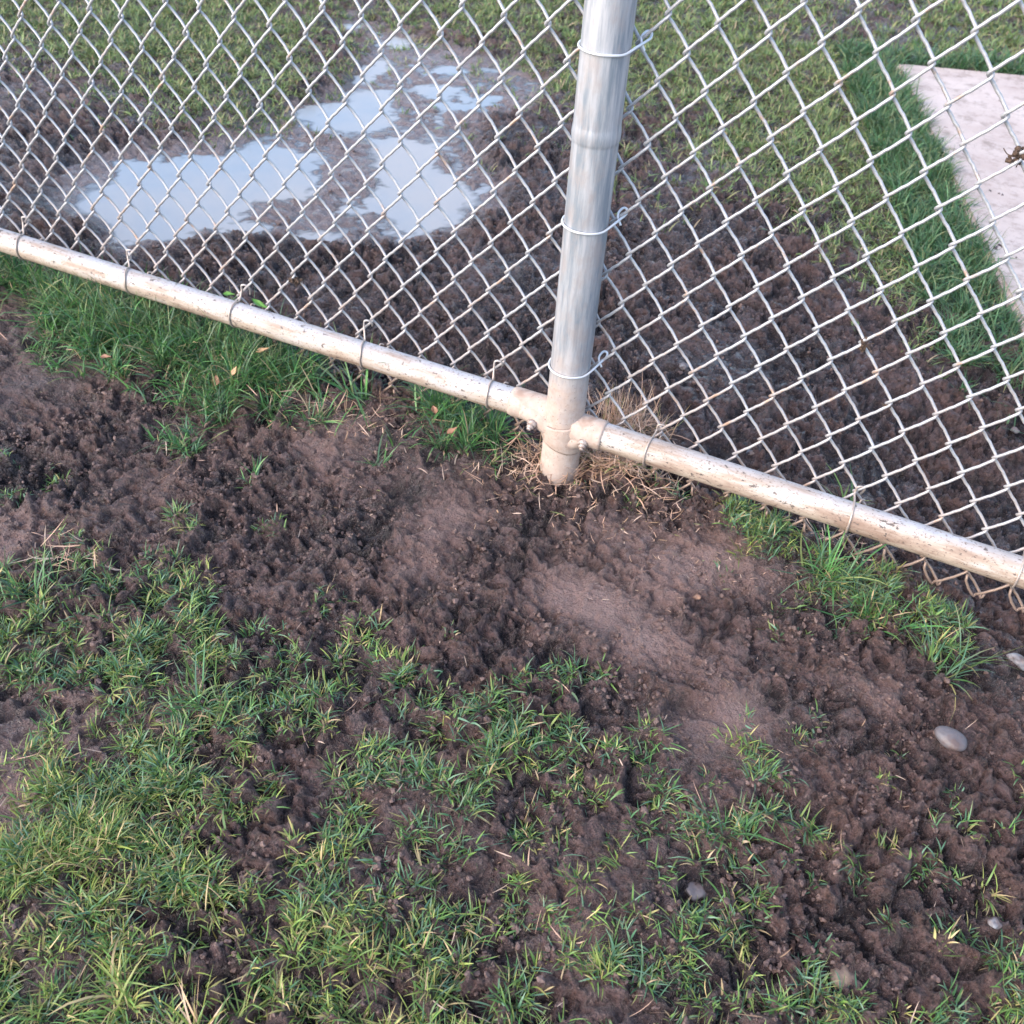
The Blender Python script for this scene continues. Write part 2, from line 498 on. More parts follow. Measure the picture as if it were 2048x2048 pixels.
CLAMP, t, b = new_mat('muddy_clamp')
P = world_pos(t)
mc = mix(t, ramp(t, noise(t, P, 60, 4, .65), .3, .7), (.36, .265, .215), (.45, .37, .32))
mc = mix(t, ramp(t, noise(t, P, 220, 3, .6), .63, .70, 0, .8), mc, (.15, .10, .08))
mc = mix(t, ramp(t, noise(t, P, 35, 3, .6), .55, .7, 0, .8), mc, (.29, .195, .15))
t.links.new(mc, b.inputs['Base Color']); b.inputs['Roughness'].default_value = .7
bump(t, b, noise(t, P, 300, 3, .6), .0008, .7)
BOLT, t, b = new_mat('muddy_bolt')
P = world_pos(t)
t.links.new(mix(t, ramp(t, noise(t, P, 200, 3, .6), .4, .65), (.42, .36, .33), (.25, .18, .15)), b.inputs['Base Color'])
b.inputs['Roughness'].default_value = .5; b.inputs['Metallic'].default_value = .2

CONC, t, b = new_mat('concrete')
P = world_pos(t)
c = mix(t, ramp(t, noise(t, P, 7, 5, .65), .3, .7), (.38, .30, .265), (.50, .42, .38))
c = mix(t, ramp(t, noise(t, P, 17, 6, .75), .50, .66, 0, .7), c, (.17, .125, .10))
c = mix(t, ramp(t, noise(t, P, 110, 4, .6), .62, .72, 0, .6), c, (.20, .15, .13))
t.links.new(c, b.inputs['Base Color']); b.inputs['Roughness'].default_value = .75; bump(t, b, noise(t, P, 120, 5, .7), .002, .5)

GRASS, t, b = new_mat('grass_blade')
a = nd(t, 'ShaderNodeAttribute', attribute_name='tone').outputs['Color']
t.links.new(a, b.inputs['Base Color']); b.inputs['Roughness'].default_value = .42; b.inputs['Specular IOR Level'].default_value = .45
tr = nd(t, 'ShaderNodeBsdfTranslucent'); t.links.new(a, tr.inputs['Color'])
ms = nd(t, 'ShaderNodeMixShader'); ms.inputs[0].default_value = .25
t.links.new(b.outputs[0], ms.inputs[1]); t.links.new(tr.outputs[0], ms.inputs[2])
t.links.new(ms.outputs[0], t.nodes['Material Output'].inputs['Surface'])

def stone_mat(name, ca, cb):
    mt, t, b = new_mat(name); P = world_pos(t)
    c = mix(t, ramp(t, noise(t, P, 90, 4, .65), .3, .7), ca, cb)
    c = mix(t, ramp(t, noise(t, P, 45, 4, .6), .44, .58, 0, .8), c, (.085, .055, .048))
    t.links.new(c, b.inputs['Base Color']); b.inputs['Roughness'].default_value = .5; bump(t, b, noise(t, P, 260, 4, .6), .0015, .6)
    return mt

# ------------------------------------------------------------------ ground sheet
def lines(segs, lo, hi):
    v = [segs[0][0]]
    for a, b_, s in segs:
        n = max(1, int(round((b_ - a) / s))); v += list(np.linspace(a, b_, n + 1)[1:])
    s = segs[-1][2]
    while v[-1] < hi: s *= 1.18; v.append(v[-1] + s)
    s = segs[0][2]; w_ = []; cur = v[0]
    while cur > lo: s *= 1.18; cur -= s; w_.append(cur)
    return np.array(w_[::-1] + v)
gx = lines([(-2.9, -1.5, .010), (-1.5, -.8, .006), (-.8, 1.05, .0031), (1.05, 1.5, .008)], -250, 250)
gy = lines([(-1.25, .12, .0031), (.12, .95, .0042), (.95, 2.2, .0062), (2.2, 4.2, .012)], -250, 400)
X, Y = np.meshgrid(gx, gy)
Z, WETV, TURF, FILM, SMEAR = ground(X.ravel(), Y.ravel(), True)
farf = np.clip((np.hypot(X.ravel(), Y.ravel()) - 5) / 20, 0, 1)
Z = Z * (1 - farf) + (-.10) * farf
nx, ny = len(gx), len(gy)
i = np.arange(ny - 1)[:, None] * nx + np.arange(nx - 1)[None]
Q = np.stack([i, i + 1, i + nx + 1, i + nx], -1).reshape(-1, 4)
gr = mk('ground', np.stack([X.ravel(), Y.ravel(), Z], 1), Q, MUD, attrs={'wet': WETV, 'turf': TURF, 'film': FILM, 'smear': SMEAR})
tag(gr, 'trampled dark brown wet mud ground', kind='structure')

# water: one level sheet, the mud rises through it
wp = WETZ[0]; cen = wp.mean(0)
lo = wp.min(0) - .05; hi = wp.max(0) + .05
wx_ = np.arange(lo[0], hi[0], .009); wy_ = np.arange(lo[1], hi[1], .009)
WXg, WYg = np.meshgrid(wx_, wy_)
gzw = ground(WXg.ravel(), WYg.ravel())
dep = ZW - gzw
i = np.arange(len(wy_) - 1)[:, None] * len(wx_) + np.arange(len(wx_) - 1)[None]
Q = np.stack([i, i + 1, i + len(wx_) + 1, i + len(wx_)], -1).reshape(-1, 4)
swq = sdist(wp, WXg.ravel(), WYg.ravel())
Q = Q[(swq[Q].min(1) < .02) & (dep[Q].max(1) > -.004)]
used = np.unique(Q); rem = np.zeros(WXg.size, int); rem[used] = np.arange(len(used))
pd = mk('puddle', np.stack([WXg.ravel(), WYg.ravel(), np.full(WXg.size, ZW)], 1)[used], rem[Q], WATER, attrs={'depth': dep[used]})
tag(pd, 'shallow milky puddle reflecting pale sky', kind='structure')

# ------------------------------------------------------------------ concrete slab
zt = -.100
q = [SL0, SL0 + SLD * 2.1, SL0 + SLD * 2.1 + SLN * 1.4, SL0 + SLN * 1.4]
import bmesh
bm = bmesh.new()
vb = [bm.verts.new((p[0], p[1], zt - .08)) for p in q]; vt = [bm.verts.new((p[0], p[1], zt)) for p in q]
bm.faces.new(vt); bm.faces.new(vb[::-1])
for k in range(4): bm.faces.new((vb[k], vb[(k + 1) % 4], vt[(k + 1) % 4], vt[k]))
bmesh.ops.recalc_face_normals(bm, faces=bm.faces)
bmesh.ops.bevel(bm, geom=[e for e in bm.edges if abs(e.verts[0].co.z - zt) < 1e-4 and abs(e.verts[1].co.z - zt) < 1e-4], offset=.008, segments=3, affect='EDGES')
me = bpy.data.meshes.new('concrete_slab'); bm.to_mesh(me); bm.free(); me.materials.append(CONC)
sb = bpy.data.objects.new('concrete_slab', me); col.objects.link(sb)
tag(sb, 'pale concrete slab with mud smears lying in the grass behind the fence', 'slab')

# ------------------------------------------------------------------ fence
fence = empty('chain_link_fence', (0, 0, -.105))
tag(fence, 'galvanised chain link fence with muddy steel post and bottom rail', 'fence')
RP = .03015
g = Geo()
zs_ = np.concatenate([np.linspace(-.30, .425, 60), np.linspace(.428, .452, 14), np.linspace(.46, 1.2, 40)])
rr_ = RP * (1 + .0 * zs_) + np.where(np.abs(zs_ - .440) < .011, .0011 * np.cos((zs_ - .440) / .011 * np.pi / 2), 0) - np.where(zs_ < .430, .0004, 0)
rr_ = rr_ + sstep(.0, -.11, zs_) * .0012 * (1 + perlin(zs_ / .02, zs_ * 0 + .5, 3))
tube(g, np.stack([0 * zs_, 0 * zs_, zs_], 1), rr_, 48)
g.build('post', POSTM, fence)
g = Geo()
a = np.linspace(0, np.pi / 2, 8)
tube(g, [[0, 0, z] for z in [1.18, 1.19, 1.20] + list(1.205 + .025 * np.sin(a))], [RP + .003] * 3 + list(.0005 + (RP + .003) * np.cos(a)), 32)
g.build('post_cap', POSTM, fence)

def rail(name, x0, x1, y, z, sl, r=.02126, n=90):
    g = Geo(); xs = np.linspace(x0, x1, n)
    tube(g, np.stack([xs, np.full(n, y), z + sl * xs + .0012 * np.sin(xs * 2.2)], 1), r, 40)
    return g.build(name, RAILM, fence)
rail('bottom_rail', -2.0, -.028, .0037, -.00814, .00503)
rail('bottom_rail', .028, 2.2, -.00384, -.01392, -.00729)
g = Geo(); tube(g, [[-2.0, 0, 1.17], [2.2, 0, 1.17]], .021, 32); g.build('top_rail', POSTM, fence)

# chain link fabric, lattice fitted to the photograph
LP, LQ, LX, LZ, SX, SZ = .05962, .07685, -.11985, .50342, .00093, -.00023
WC = np.array([[0.00114, -0.0066], [-0.0289, 0.01792], [0.09238, -0.02085], [-0.08039, 0.00969], [-0.00069, 0.00518], [0.0034, 0.01985], [-0.00287, -0.04227], [0.00161, 0.01828], [0.00697, -0.01039], [-0.00023, -0.00039]])
def warp(x, z):
    cx = np.clip(x, -1.15, .72); cz = np.clip(z, -.12, .66)
    k = 0; dx = 0; dz = 0
    for i in range(4):
        for j in range(4 - i):
            f = cx ** i * cz ** j
            dx = dx + WC[k, 0] * f; dz = dz + WC[k, 1] * f; k += 1
    return x + dx, z + dz
WR = .0021
g = Geo()
NSEG = 11
jr = np.random.default_rng(3)
for j in range(-62, 78):
    pts = []
    for mseg in range(-16, 17):
        zs0 = mseg / 2; zs1 = zs0 + .5
        integer = (mseg % 2 == 0)
        # side of the wire at integer / half heights
        left_int = (j % 2 == 0)
        x_a = j / 2 if (left_int == integer) else (j + 1) / 2
        x_b = (j + .5) - x_a + 0.0 if False else (j / 2 + (j + 1) / 2 - x_a)
        right = x_b > x_a
        tt = np.linspace(0, 1, NSEG, endpoint=False)
        # along the segment: sharp rounded bends at the ends
        e = .15
        lin = tt
        over = .0044 / LP
        mid = (x_a + x_b) / 2; A = abs(x_b - x_a) / 2 + over
        tri = 2 * lin - 1
        rnd = np.sign(tri) * (1 - (np.sqrt((1 - np.abs(tri)) ** 2 + e ** 2) - e * .35))
        xs = mid + (A if right else -A) * np.clip(rnd, -1, 1)
        zs = zs0 + .5 * (tt - .035 * np.sin(2 * np.pi * tt))
        prof = np.sin(np.pi * tt) ** .6
        yy = (-.0042 if right else .0066) * prof
        # bow in the plane
        x = LX + LP * xs + SX * zs; z = LZ + LQ * zs + SZ * xs
        x, z = warp(x, z)
        pts.append(np.stack([x, .0345 + yy, z], 1))
    P_ = np.concatenate(pts)
    P_ += jr.normal(0, .0006, 3) * np.array([.3, .6, .6])
    n = len(P_); s = np.arange(n)
    P_[:, 0] += .0007 * np.sin(s * .11 + j * 2.1); P_[:, 2] += .0007 * np.sin(s * .07 + j * 1.3); P_[:, 1] += .0012 * np.sin(s * .05 + j * .15)
    # knuckle at the lower end: doubled back up along the neighbour
    d = 1 if ((j % 2 == 0) == True) else -1
    e0 = P_[0]
    if d > 0:      # this end is turned back up along its neighbour's wire
        vx = np.array([-LP / 2, 0, LQ / 2])
        hook = np.array([e0 + vx * .78 + [.001, .001, 0], e0 + vx * .55 + [-.0045, -.001, -.002], e0 + vx * .28 + [-.005, -.002, -.003], e0 + [-.005, -.002, -.0015], e0 + [-.002, -.001, -.0045]])
    else:
        hook = np.array([e0 + [.0045, .002, .004], e0 + [.004, .001, -.002], e0 + [.0015, 0, -.004]])
    P_ = np.concatenate([hook, P_])
    tube(g, P_, WR, 7)
g.build('wire_mesh', WIRE, fence)

# ties
def smooth_path(P, n=60):
    P = np.asarray(P, float); m_ = len(P)
    tt = np.linspace(0, m_ - 1, n); out = []
    for t_ in tt:
        i = min(int(t_), m_ - 2); f = t_ - i
        p0, p1, p2, p3 = P[max(i - 1, 0)], P[i], P[i + 1], P[min(i + 2, m_ - 1)]
        out.append(.5 * ((2 * p1) + (-p0 + p2) * f + (2 * p0 - 5 * p1 + 4 * p2 - p3) * f * f + (-p0 + 3 * p1 - 3 * p2 + p3) * f ** 3))
    return np.array(out)
def post_tie(zc, tilt=.0):
    g = Geo(); R = RP + .0022
    pts = []
    for a in np.radians([150, 180, 215, 250, 280, 310, 335]):
        pts.append([R * math.cos(a), R * math.sin(a), zc + tilt * math.sin(a + .4) + .004 * math.cos(a) * 0])
    pts += [[.036, .004, zc + .004], [.039, .022, zc + .005], [.042, .036, zc + .007], [.041, .042, zc + .011], [.036, .040, zc + .013], [.033, .031, zc + .009], [.035, .027, zc + .003], [.040, .026, zc - .005]]
    tube(g, smooth_path(pts, 90), .00165, 8)
    g.build('tie_wire', TIE, fence)
for z_ in (.5412, .3182, .0906, .79, 1.02): post_tie(z_)
def rail_tie(xf, xk, zk, yc, zc, longer=0., seed=0):
    g = Geo(); R = .02126 + .0017; r_ = random.Random(seed)
    pts = [[xk + .006, .038, zk - .006 - longer], [xk + .009, .034, zk + .001], [xk + .006, .0295, zk + .008], [xk - .001, .027, zk + .007], [xk - .002, .026, zk - .004]]
    x0 = xk * .6 + xf * .4
    for k, a in enumerate(np.radians([62, 90, 120, 150, 180, 210, 240, 270, 300, 330])):
        x = x0 + (xf - x0) * min(1, k / 3) + .003 * k / 9
        pts.append([x, yc + R * math.cos(a), zc + R * math.sin(a)])
    pts += [[xf + .006, .030, zc - .004], [xf + .008, .036, zc + .004], [xf + .012, .040, zc + .002]]
    tube(g, smooth_path(pts, 110), .0016, 8)
    g.build('tie_wire', TIE, fence)
def zl(x): return -.00814 + .00503 * x
def zr(x): return -.01392 - .00729 * x
for k, (xf, xk, zk, L) in enumerate([(-1.09, -1.1037, .025, 0), (-.8394, -.8609, .024, 0), (-.616, -.6153, .025, .008), (-.3575, -.3713, .030, .0), (-.1277, -.1334, .030, 0), (-1.35, -1.36, .025, 0), (-1.62, -1.62, .025, 0)]):
    rail_tie(xf, xk, zk, .0037, zl(xf), L, k)
for k, (xf, xk, zk, L) in enumerate([(.1391, .1419, .006, 0), (.4461, .4436, .007, .006), (.6737, .678, .005, 0), (.95, .95, .01, 0), (1.25, 1.25, .01, 0)]):
    rail_tie(xf, xk, zk, -.0038, zr(xf), L, k + 20)

# brace clamps: sleeve on the rail, band round the post, ear with bolt
def band(g, zc, dz, R, y0=0, tilt=0.0, hw=.013, th=.0028, n=48):
    th_ = np.arange(n) * 2 * np.pi / n
    prof = [(R, -hw), (R + th * .7, -hw - .001), (R + th, -hw + .002), (R + th * 1.1, 0), (R + th, hw - .002), (R + th * .7, hw + .001), (R, hw)]
    V = np.array([[[r * math.cos(a), r * math.sin(a), zc + z + tilt * math.cos(a)] for r, z in prof] for a in th_]).reshape(-1, 3)
    k = len(prof); i = np.arange(n)[:, None]; j = np.arange(k - 1)[None]
    Q = np.stack([i * k + j, ((i + 1) % n) * k + j, ((i + 1) % n) * k + j + 1, i * k + j + 1], -1).reshape(-1, 4)
    g.add(V, Q)
def clamp(side, zc, yc, zrail, x_end, zb, tilt):
    g = Geo()
    xs = np.linspace(side * .020, x_end, 14)
    r = np.full(14, .0236); r[-1] = .0226; r[-2] = .0238
    r = r + np.linspace(.0006, 0, 14)
    tube(g, np.stack([xs, np.full(14, yc), np.full(14, zrail)], 1), r, 36)
    band(g, zb, 0, RP + .0012, tilt=tilt, hw=.0135)
    # web between the band and the sleeve, with the bolt ears
    bx = side * .040
    tube(g, smooth_path([[side * .006, -.016, zb], [side * .022, -.0135, zb + .002], [side * .040, -.009, zrail - .004], [side * .064, -.004, zrail]], 18), np.linspace(.0130, .0185, 18), 28)
    o = g.build('clamp', CLAMP, fence)
    gb = Geo()
    p = np.array([side * .043, -.0275, zrail - .008]) ; d = np.array([side * .12, -.85, -.5]); d /= np.linalg.norm(d)
    tube(gb, [p - d * .004, p + d * .0025], .0078, 20)           # washer
    tube(gb, [p + d * .0025, p + d * .0075], .0062, 6)           # hex nut
    tube(gb, [p + d * .0075, p + d * .0105, p + d * .011], [.0036, .0036, .0028], 14)
    gb.build('bolt', BOLT, o)
    for c_ in o.children: c_.location = (0, 0, 0)
    return o
def clampfix(o):
    for c_ in o.children:
        pass
# bolts are modelled in fence coordinates, so their parent (at the fence's own origin) needs no offset
_mk = mk
def mk(name, V, Fc, mat, parent=None, **k):
    if parent is not None and name == 'bolt':
        V = np.asarray(V, float) - np.array(fence.location)
        o = _mk(name, V, Fc, mat, None, **k); o.parent = parent; return o
    return _mk(name, V, Fc, mat, parent, **k)
clamp(-1, 0, .0037, -.0084, -.0905, -.022, .006)
clamp(1, 0, -.0038, -.0141, .0690, -.034, -.010)

# ------------------------------------------------------------------ grass
def pick(pal, n, r):
    pal = np.array(pal) * [1.6, 1.62, 1.7, 1]; idx = r.choice(len(pal), n, p=pal[:, 3] / pal[:, 3].sum())
    return pal[idx, :3]
PAL_LAWN = [(.050, .115, .028, 3), (.085, .150, .035, 3), (.035, .085, .034, 3), (.115, .15, .04, 1.2), (.17, .155, .06, .5), (.23, .165, .09, .7), (.070, .130, .075, 3), (.045, .10, .055, 2)]
PAL_YEL = [(.085, .150, .032, 3), (.15, .185, .040, 3), (.21, .185, .06, 1.6), (.28, .21, .10, 1.2), (.06, .11, .03, 2)]
PAL_LUSH = [(.032, .095, .030, 4), (.055, .14, .035, 3.5), (.060, .110, .060, 2), (.030, .07, .035, 2), (.12, .14, .05, .5), (.26, .19, .11, .35)]
PAL_FAR = [(.075, .120, .036, 3), (.105, .14, .045, 3), (.065, .105, .035, 2), (.16, .16, .06, 1.2), (.20, .15, .09, .8)]
PAL_FLUSH = [(.030, .080, .030, 3), (.045, .100, .040, 3), (.035, .075, .030, 2), (.08, .115, .045, 1)]
PAL_STRAW = [(.40, .25, .17, 3), (.46, .33, .24, 2), (.24, .15, .09, 2), (.17, .19, .07, .5)]

def blades(bx, by, bz, az, L, lean, curl, wid, colr, segs=4, twist=.5):
    """arrays of blades; lean = start angle from vertical, curl = added towards the tip"""
    n = len(bx); t = np.linspace(0, 1, segs + 1)
    ang = lean[:, None] + curl[:, None] * (t[None] ** 1.3)
    ds = L[:, None] / segs
    hx = np.concatenate([np.zeros((n, 1)), np.cumsum(np.sin(ang[:, :-1]) * ds, 1)], 1)
    hz = np.concatenate([np.zeros((n, 1)), np.cumsum(np.cos(ang[:, :-1]) * ds, 1)], 1)
    side = rng.normal(0, .12, n)[:, None] * L[:, None] * t[None] ** 2
    ca, sa = np.cos(az)[:, None], np.sin(az)[:, None]
    cx = bx[:, None] + hx * ca - side * sa; cy = by[:, None] + hx * sa + side * ca; cz = bz[:, None] + hz
    cz = np.maximum(cz, bz[:, None] - .002)
    tw = az + np.pi / 2 + rng.normal(0, twist, n)
    prof = np.array([.75, 1., .95, .7, .12]) if segs == 4 else np.interp(t, [0, .3, .6, 1], [.8, 1, .8, .1])
    w_ = wid[:, None] * prof[None] / 2
    ox = np.cos(tw)[:, None] * w_; oy = np.sin(tw)[:, None] * w_
    oz = w_ * rng.normal(0, .35, n)[:, None]
    A = np.stack([cx - ox, cy - oy, cz - oz], -1); B = np.stack([cx + ox, cy + oy, cz + oz], -1)
    V = np.stack([A, B], 2).reshape(-1, 3)
    k = 2 * (segs + 1)
    i = np.arange(n)[:, None] * k + 2 * np.arange(segs)[None]
    Q = np.stack([i, i + 1, i + 3, i + 2], -1).reshape(-1, 4)
    tip = np.clip((t - .6) / .4, 0, 1)[None, :, None] * rng.random(n)[:, None, None] ** 3
    cc = colr[:, None, :] * (1 - tip) + np.array([.36, .27, .12]) * tip
    pale = (1 - np.clip(t / .25, 0, 1))[None, :, None] * .35
    cc = cc * (1 - pale) + np.array([.16, .17, .08]) * pale
    C4 = np.concatenate([cc, np.ones((n, segs + 1, 1))], -1)
    C4 = np.repeat(C4[:, :, None, :], 2, 2).reshape(-1, 4)
    return V, Q, C4

def tufts(cx, cy, nb, pal, Lm, wid, spread, upright=.25, segs=4, vary=.45):
    """nb blades around each centre"""
    cx = np.repeat(cx, nb); cy = np.repeat(cy, nb)
    Lm = np.repeat(np.broadcast_to(Lm, (len(nb),)), nb); sp = np.repeat(np.broadcast_to(spread, (len(nb),)), nb)
    tl = np.repeat(rng.normal(1, .12, len(nb)), nb)
    wind = np.repeat(rng.random(len(nb)) * 2 * np.pi, nb)
    n = len(cx)
    a0 = rng.random(n) * 2 * np.pi; rr = sp * np.sqrt(rng.random(n))
    bx = cx + rr * np.cos(a0); by = cy + rr * np.sin(a0)
    az = a0 + rng.normal(0, .7, n)
    # a common lie of the tuft
    az = np.where(rng.random(n) < .45, wind + rng.normal(0, .5, n), az)
    L = Lm * tl * np.clip(rng.normal(1, vary, n), .3, 2.0)
    lean = np.abs(rng.normal(upright, .28, n)) + .5 * rr / np.maximum(sp, 1e-4) * .8
    curl = rng.normal(.95, .65, n)
    flat = rng.random(n) < .12
    lean = np.where(flat, 1.25, lean); curl = np.where(flat, .2, curl)
    cl = pick(pal, n, rng) * np.repeat(rng.normal(1, .16, (len(nb), 1)), nb, 0) * rng.normal(1, .14, (n, 1))
    cl = np.clip(cl, .005, .9)
    bz = ground(bx, by) - .0015
    under = bz < ZW - .001
    L = np.where(under, L * .05, L)
    return blades(bx, by, bz, az, L, lean, curl, wid * np.clip(rng.normal(1, .3, n), .4, 2), cl, segs)

def merge(parts):
    V = []; Q = []; C = []; n = 0
    for v, q_, c_ in parts: V.append(v); Q.append(q_ + n); C.append(c_); n += len(v)
    return np.concatenate(V), np.concatenate(Q), np.concatenate(C)
def build_grass(name, parts, label, **k):
    v, q_, c_ = merge(parts)
    o = mk(name, v, q_, GRASS, attrs={'tone': c_}, **k)
    return o

def scatter(x0, x1, y0, y1, per_m2, gate, power=1.35):
    n = int((x1 - x0) * (y1 - y0) * per_m2)
    x = rng.uniform(x0, x1, n); y = rng.uniform(y0, y1, n)
    d = density(x, y) / 9
    patch = 1.5 * sstep(-.48, .38, perlin(x / .045, y / .045, 71) + .4 * perlin(x / .11, y / .11, 72) + .55 * (d - .45))
    p = np.clip(d, 0, 1) ** power * np.clip(patch, .02, 1.6)
    k = (rng.random(n) < p) & gate(x, y)
    return x[k], y[k], d[k]

# lawn in front of the fence
x, y, d = scatter(-1.15, 1.25, -1.25, .035, 10500, lambda x, y: (y < -.30) | (x > .05), 1.25)
nb = rng.integers(14, 34, len(x))
yel = (rng.random(len(x)) < .20 + .22 * perlin(x / .18, y / .18, 81) + .62 * sstep(-.66, -.95, y) * sstep(.45, .1, x))
Lf = (.0115 + .0105 * np.clip(d, 0, 1)) * (1 + .25 * perlin(x / .1, y / .1, 82))
parts = [tufts(x[~yel], y[~yel], nb[~yel], PAL_LAWN, Lf[~yel], .0015, .0115, .45),
         tufts(x[yel], y[yel], nb[yel], PAL_YEL, Lf[yel], .0014, .0115, .45)]
n = 2600                                                                # loose brown litter among it
x = rng.uniform(-1.1, 1.2, n); y = rng.uniform(-1.25, .0, n); k = rng.random(n) < np.clip(density(x, y) / 9 + .06, 0, .7); x, y = x[k], y[k]
n = len(x)
parts.append(blades(x, y, ground(x, y) + .002, rng.random(n) * 6.28, rng.uniform(.008, .032, n), rng.uniform(1.2, 1.6, n), rng.normal(0, .3, n), rng.uniform(.0006, .0016, n), pick(PAL_STRAW, n, rng) * .8))
tag(build_grass('lawn_grass', parts, ''), 'patchy green and yellow lawn grass in the mud before the fence', kind='stuff')

# long grass along the rail
x, y, d = scatter(-1.6, 1.2, -.42, .10, 9500, lambda x, y: ((y > -.30) & (x < .05) & (y < .035)) , 1.5)
nb = rng.integers(12, 24, len(x))
Ll = .030 + .028 * sstep(-.28, -.05, y) * np.clip(d * 1.2, 0, 1)
parts = [tufts(x, y, nb, PAL_LUSH, Ll, .0019, .010, .3)]
n = 500; x = rng.uniform(-1.2, .1, n); y = rng.uniform(-.3, .0, n); k = rng.random(n) < density(x, y) / 9; x, y = x[k], y[k]; n = len(x)
parts.append(blades(x, y, ground(x, y) + .012, rng.random(n) * 6.28, rng.uniform(.01, .04, n), rng.uniform(1., 1.6, n), rng.normal(0, .3, n), rng.uniform(.0008, .002, n), pick(PAL_STRAW, n, rng)))
tag(build_grass('long_grass', parts, ''), 'long dark green grass under the left bottom rail', kind='stuff')

# turf behind the fence
x, y, d = scatter(-3.2, 2.6, .05, 2.3, 6500, lambda x, y: slab_uv(x, y)[1] < 5, 1.05)
u, v = slab_uv(x, y); near_slab = ((v < 0) & (v > -.17) & (u > -.2) & (u < 2.0)) | ((u < 0) & (u > -.14) & (v > -.1) & (v < 1.5))
nb = rng.integers(5, 11, len(x))
parts = [tufts(x[~near_slab], y[~near_slab], nb[~near_slab], PAL_FAR, .021, .0025, .011, .45, 3),
         tufts(x[near_slab], y[near_slab], nb[near_slab] + 5, PAL_FLUSH, .040, .0026, .013, .4, 3)]
x, y, d = scatter(-4.2, 4.5, 2.3, 5.2, 3300, lambda x, y: slab_uv(x, y)[1] < 5, 1.1)
u, v = slab_uv(x, y); near_slab = ((v < 0) & (v > -.17) & (u > -.2) & (u < 2.0)) | ((u < 0) & (u > -.14) & (v > -.1) & (v < 1.5))
nb = rng.integers(5, 10, len(x))
parts += [tufts(x[~near_slab], y[~near_slab], nb[~near_slab], PAL_FAR, .024, .0036, .016, .45, 3),
          tufts(x[near_slab], y[near_slab], nb[near_slab] + 4, PAL_FLUSH, .045, .0036, .016, .4, 3)]
tag(build_grass('field_grass', parts, ''), 'green turf of the field behind the fence', kind='stuff')

# dead straw and roots round the foot of the post
parts = []
def straw(cx, cy, sx, sy, n, Lr, h=.004, pal=PAL_STRAW, w_=(.0009, .0020), lean=(1.0, 1.6)):
    c_ = at_z(cx, cy, -.10)
    x = rng.normal(c_[0], sx, n); y = rng.normal(c_[1], sy, n)
    return blades(x, y, ground(x, y) + rng.uniform(0, h, n), rng.random(n) * 6.28, rng.uniform(*Lr, n), rng.uniform(*lean, n), rng.normal(0, 1.1, n), rng.uniform(*w_, n), pick(pal, n, rng))
parts += [straw(1200, 925, .045, .022, 520, (.02, .07), .02), straw(1060, 925, .030, .020, 150, (.02, .06), .01), straw(1260, 850, .03, .02, 260, (.03, .08), .01, lean=(.3, 1.4)),
          straw(1290, 960, .05, .03, 120, (.015, .05), .01), straw(1000, 950, .05, .03, 60, (.01, .04)), straw(1200, 1010, .08, .04, 120, (.008, .03)), straw(720, 850, .05, .03, 60, (.01, .04)),
          straw(1380, 1060, .10, .05, 90, (.004, .012), w_=(.0006, .0012)), straw(900, 1000, .2, .1, 90, (.004, .014), w_=(.0006, .0011)), straw(1500, 1150, .15, .08, 60, (.004, .014), w_=(.0006, .0011)), straw(130, 1110, .03, .02, 50, (.02, .05)), straw(640, 820, .04, .03, 40, (.02, .05)),
          straw(1640, 1040, .05, .03, 70, (.01, .04)), straw(1230, 830, .015, .012, 60, (.05, .09), .005, lean=(.05, .5))]
tag(build_grass('dead_grass', parts, ''), 'dry tan straw and roots around the post foot', kind='stuff')

# single tufts that stand by themselves
def tuft_thing(px, py, nb, L, spread, pal, label, wid=.0018, up=.3, clumps=3):
    c_ = at_z(px, py, -.105); c_[2] = float(ground(np.array([c_[0]]), np.array([c_[1]]))[0])
    cx = c_[0] + rng.normal(0, spread * .7, clumps); cy = c_[1] + rng.normal(0, spread * .7, clumps)
    v, q_, cc = tufts(cx, cy, np.full(clumps, nb // clumps), pal, L, wid, spread, up)
    o = mk('grass_tuft', v, q_, GRASS, attrs={'tone': cc}, loc=c_)
    tag(o, label, 'grass tuft', 'grass tufts standing alone in the mud')
tuft_thing(1660, 1170, 90, .060, .022, PAL_LUSH, 'large dark green grass tuft under the hanging mesh edge on the right', clumps=4)
tuft_thing(1885, 1320, 70, .042, .013, PAL_LAWN, 'bright green grass tuft right of the others below the fence, near the pale stone')
tuft_thing(1765, 1240, 60, .048, .018, PAL_LUSH, 'low dark grass tuft between the two larger ones below the mesh edge', clumps=4)
tuft_thing(235, 1990, 90, .034, .014, PAL_YEL, 'yellow tipped upright grass tuft at the bottom left corner')
tuft_thing(362, 2090, 70, .036, .014, PAL_YEL + [(.40, .27, .17, 5)], 'straw coloured grass tuft cut by the bottom edge of the picture')
tuft_thing(755, 1258, 26, .026, .008, PAL_LAWN, 'small isolated grass tuft in the bare mud above the lawn')
tuft_thing(60, 1195, 80, .040, .022, PAL_LUSH, 'rounded green grass tuft at the left edge in the mud', clumps=4)
tuft_thing(420, 1405, 110, .040, .022, PAL_LAWN + [(.10, .20, .08, 6)], 'fresh pale green grass clump beside a bare mud pan', clumps=5)
tuft_thing(720, 800, 60, .085, .012, PAL_LUSH, 'star shaped long bladed grass tuft under the left rail', wid=.0026, up=.7)
tuft_thing(1445, 1660, 60, .032, .015, PAL_LUSH, 'spiky green grass tuft in the middle of the right lawn')
tuft_thing(1990, 1790, 30, .028, .012, PAL_YEL, 'small yellow green tuft by the white pebble at the right')
tuft_thing(1690, 985, 26, .055, .012, PAL_LAWN, 'thin grass tuft growing up behind the right rail')

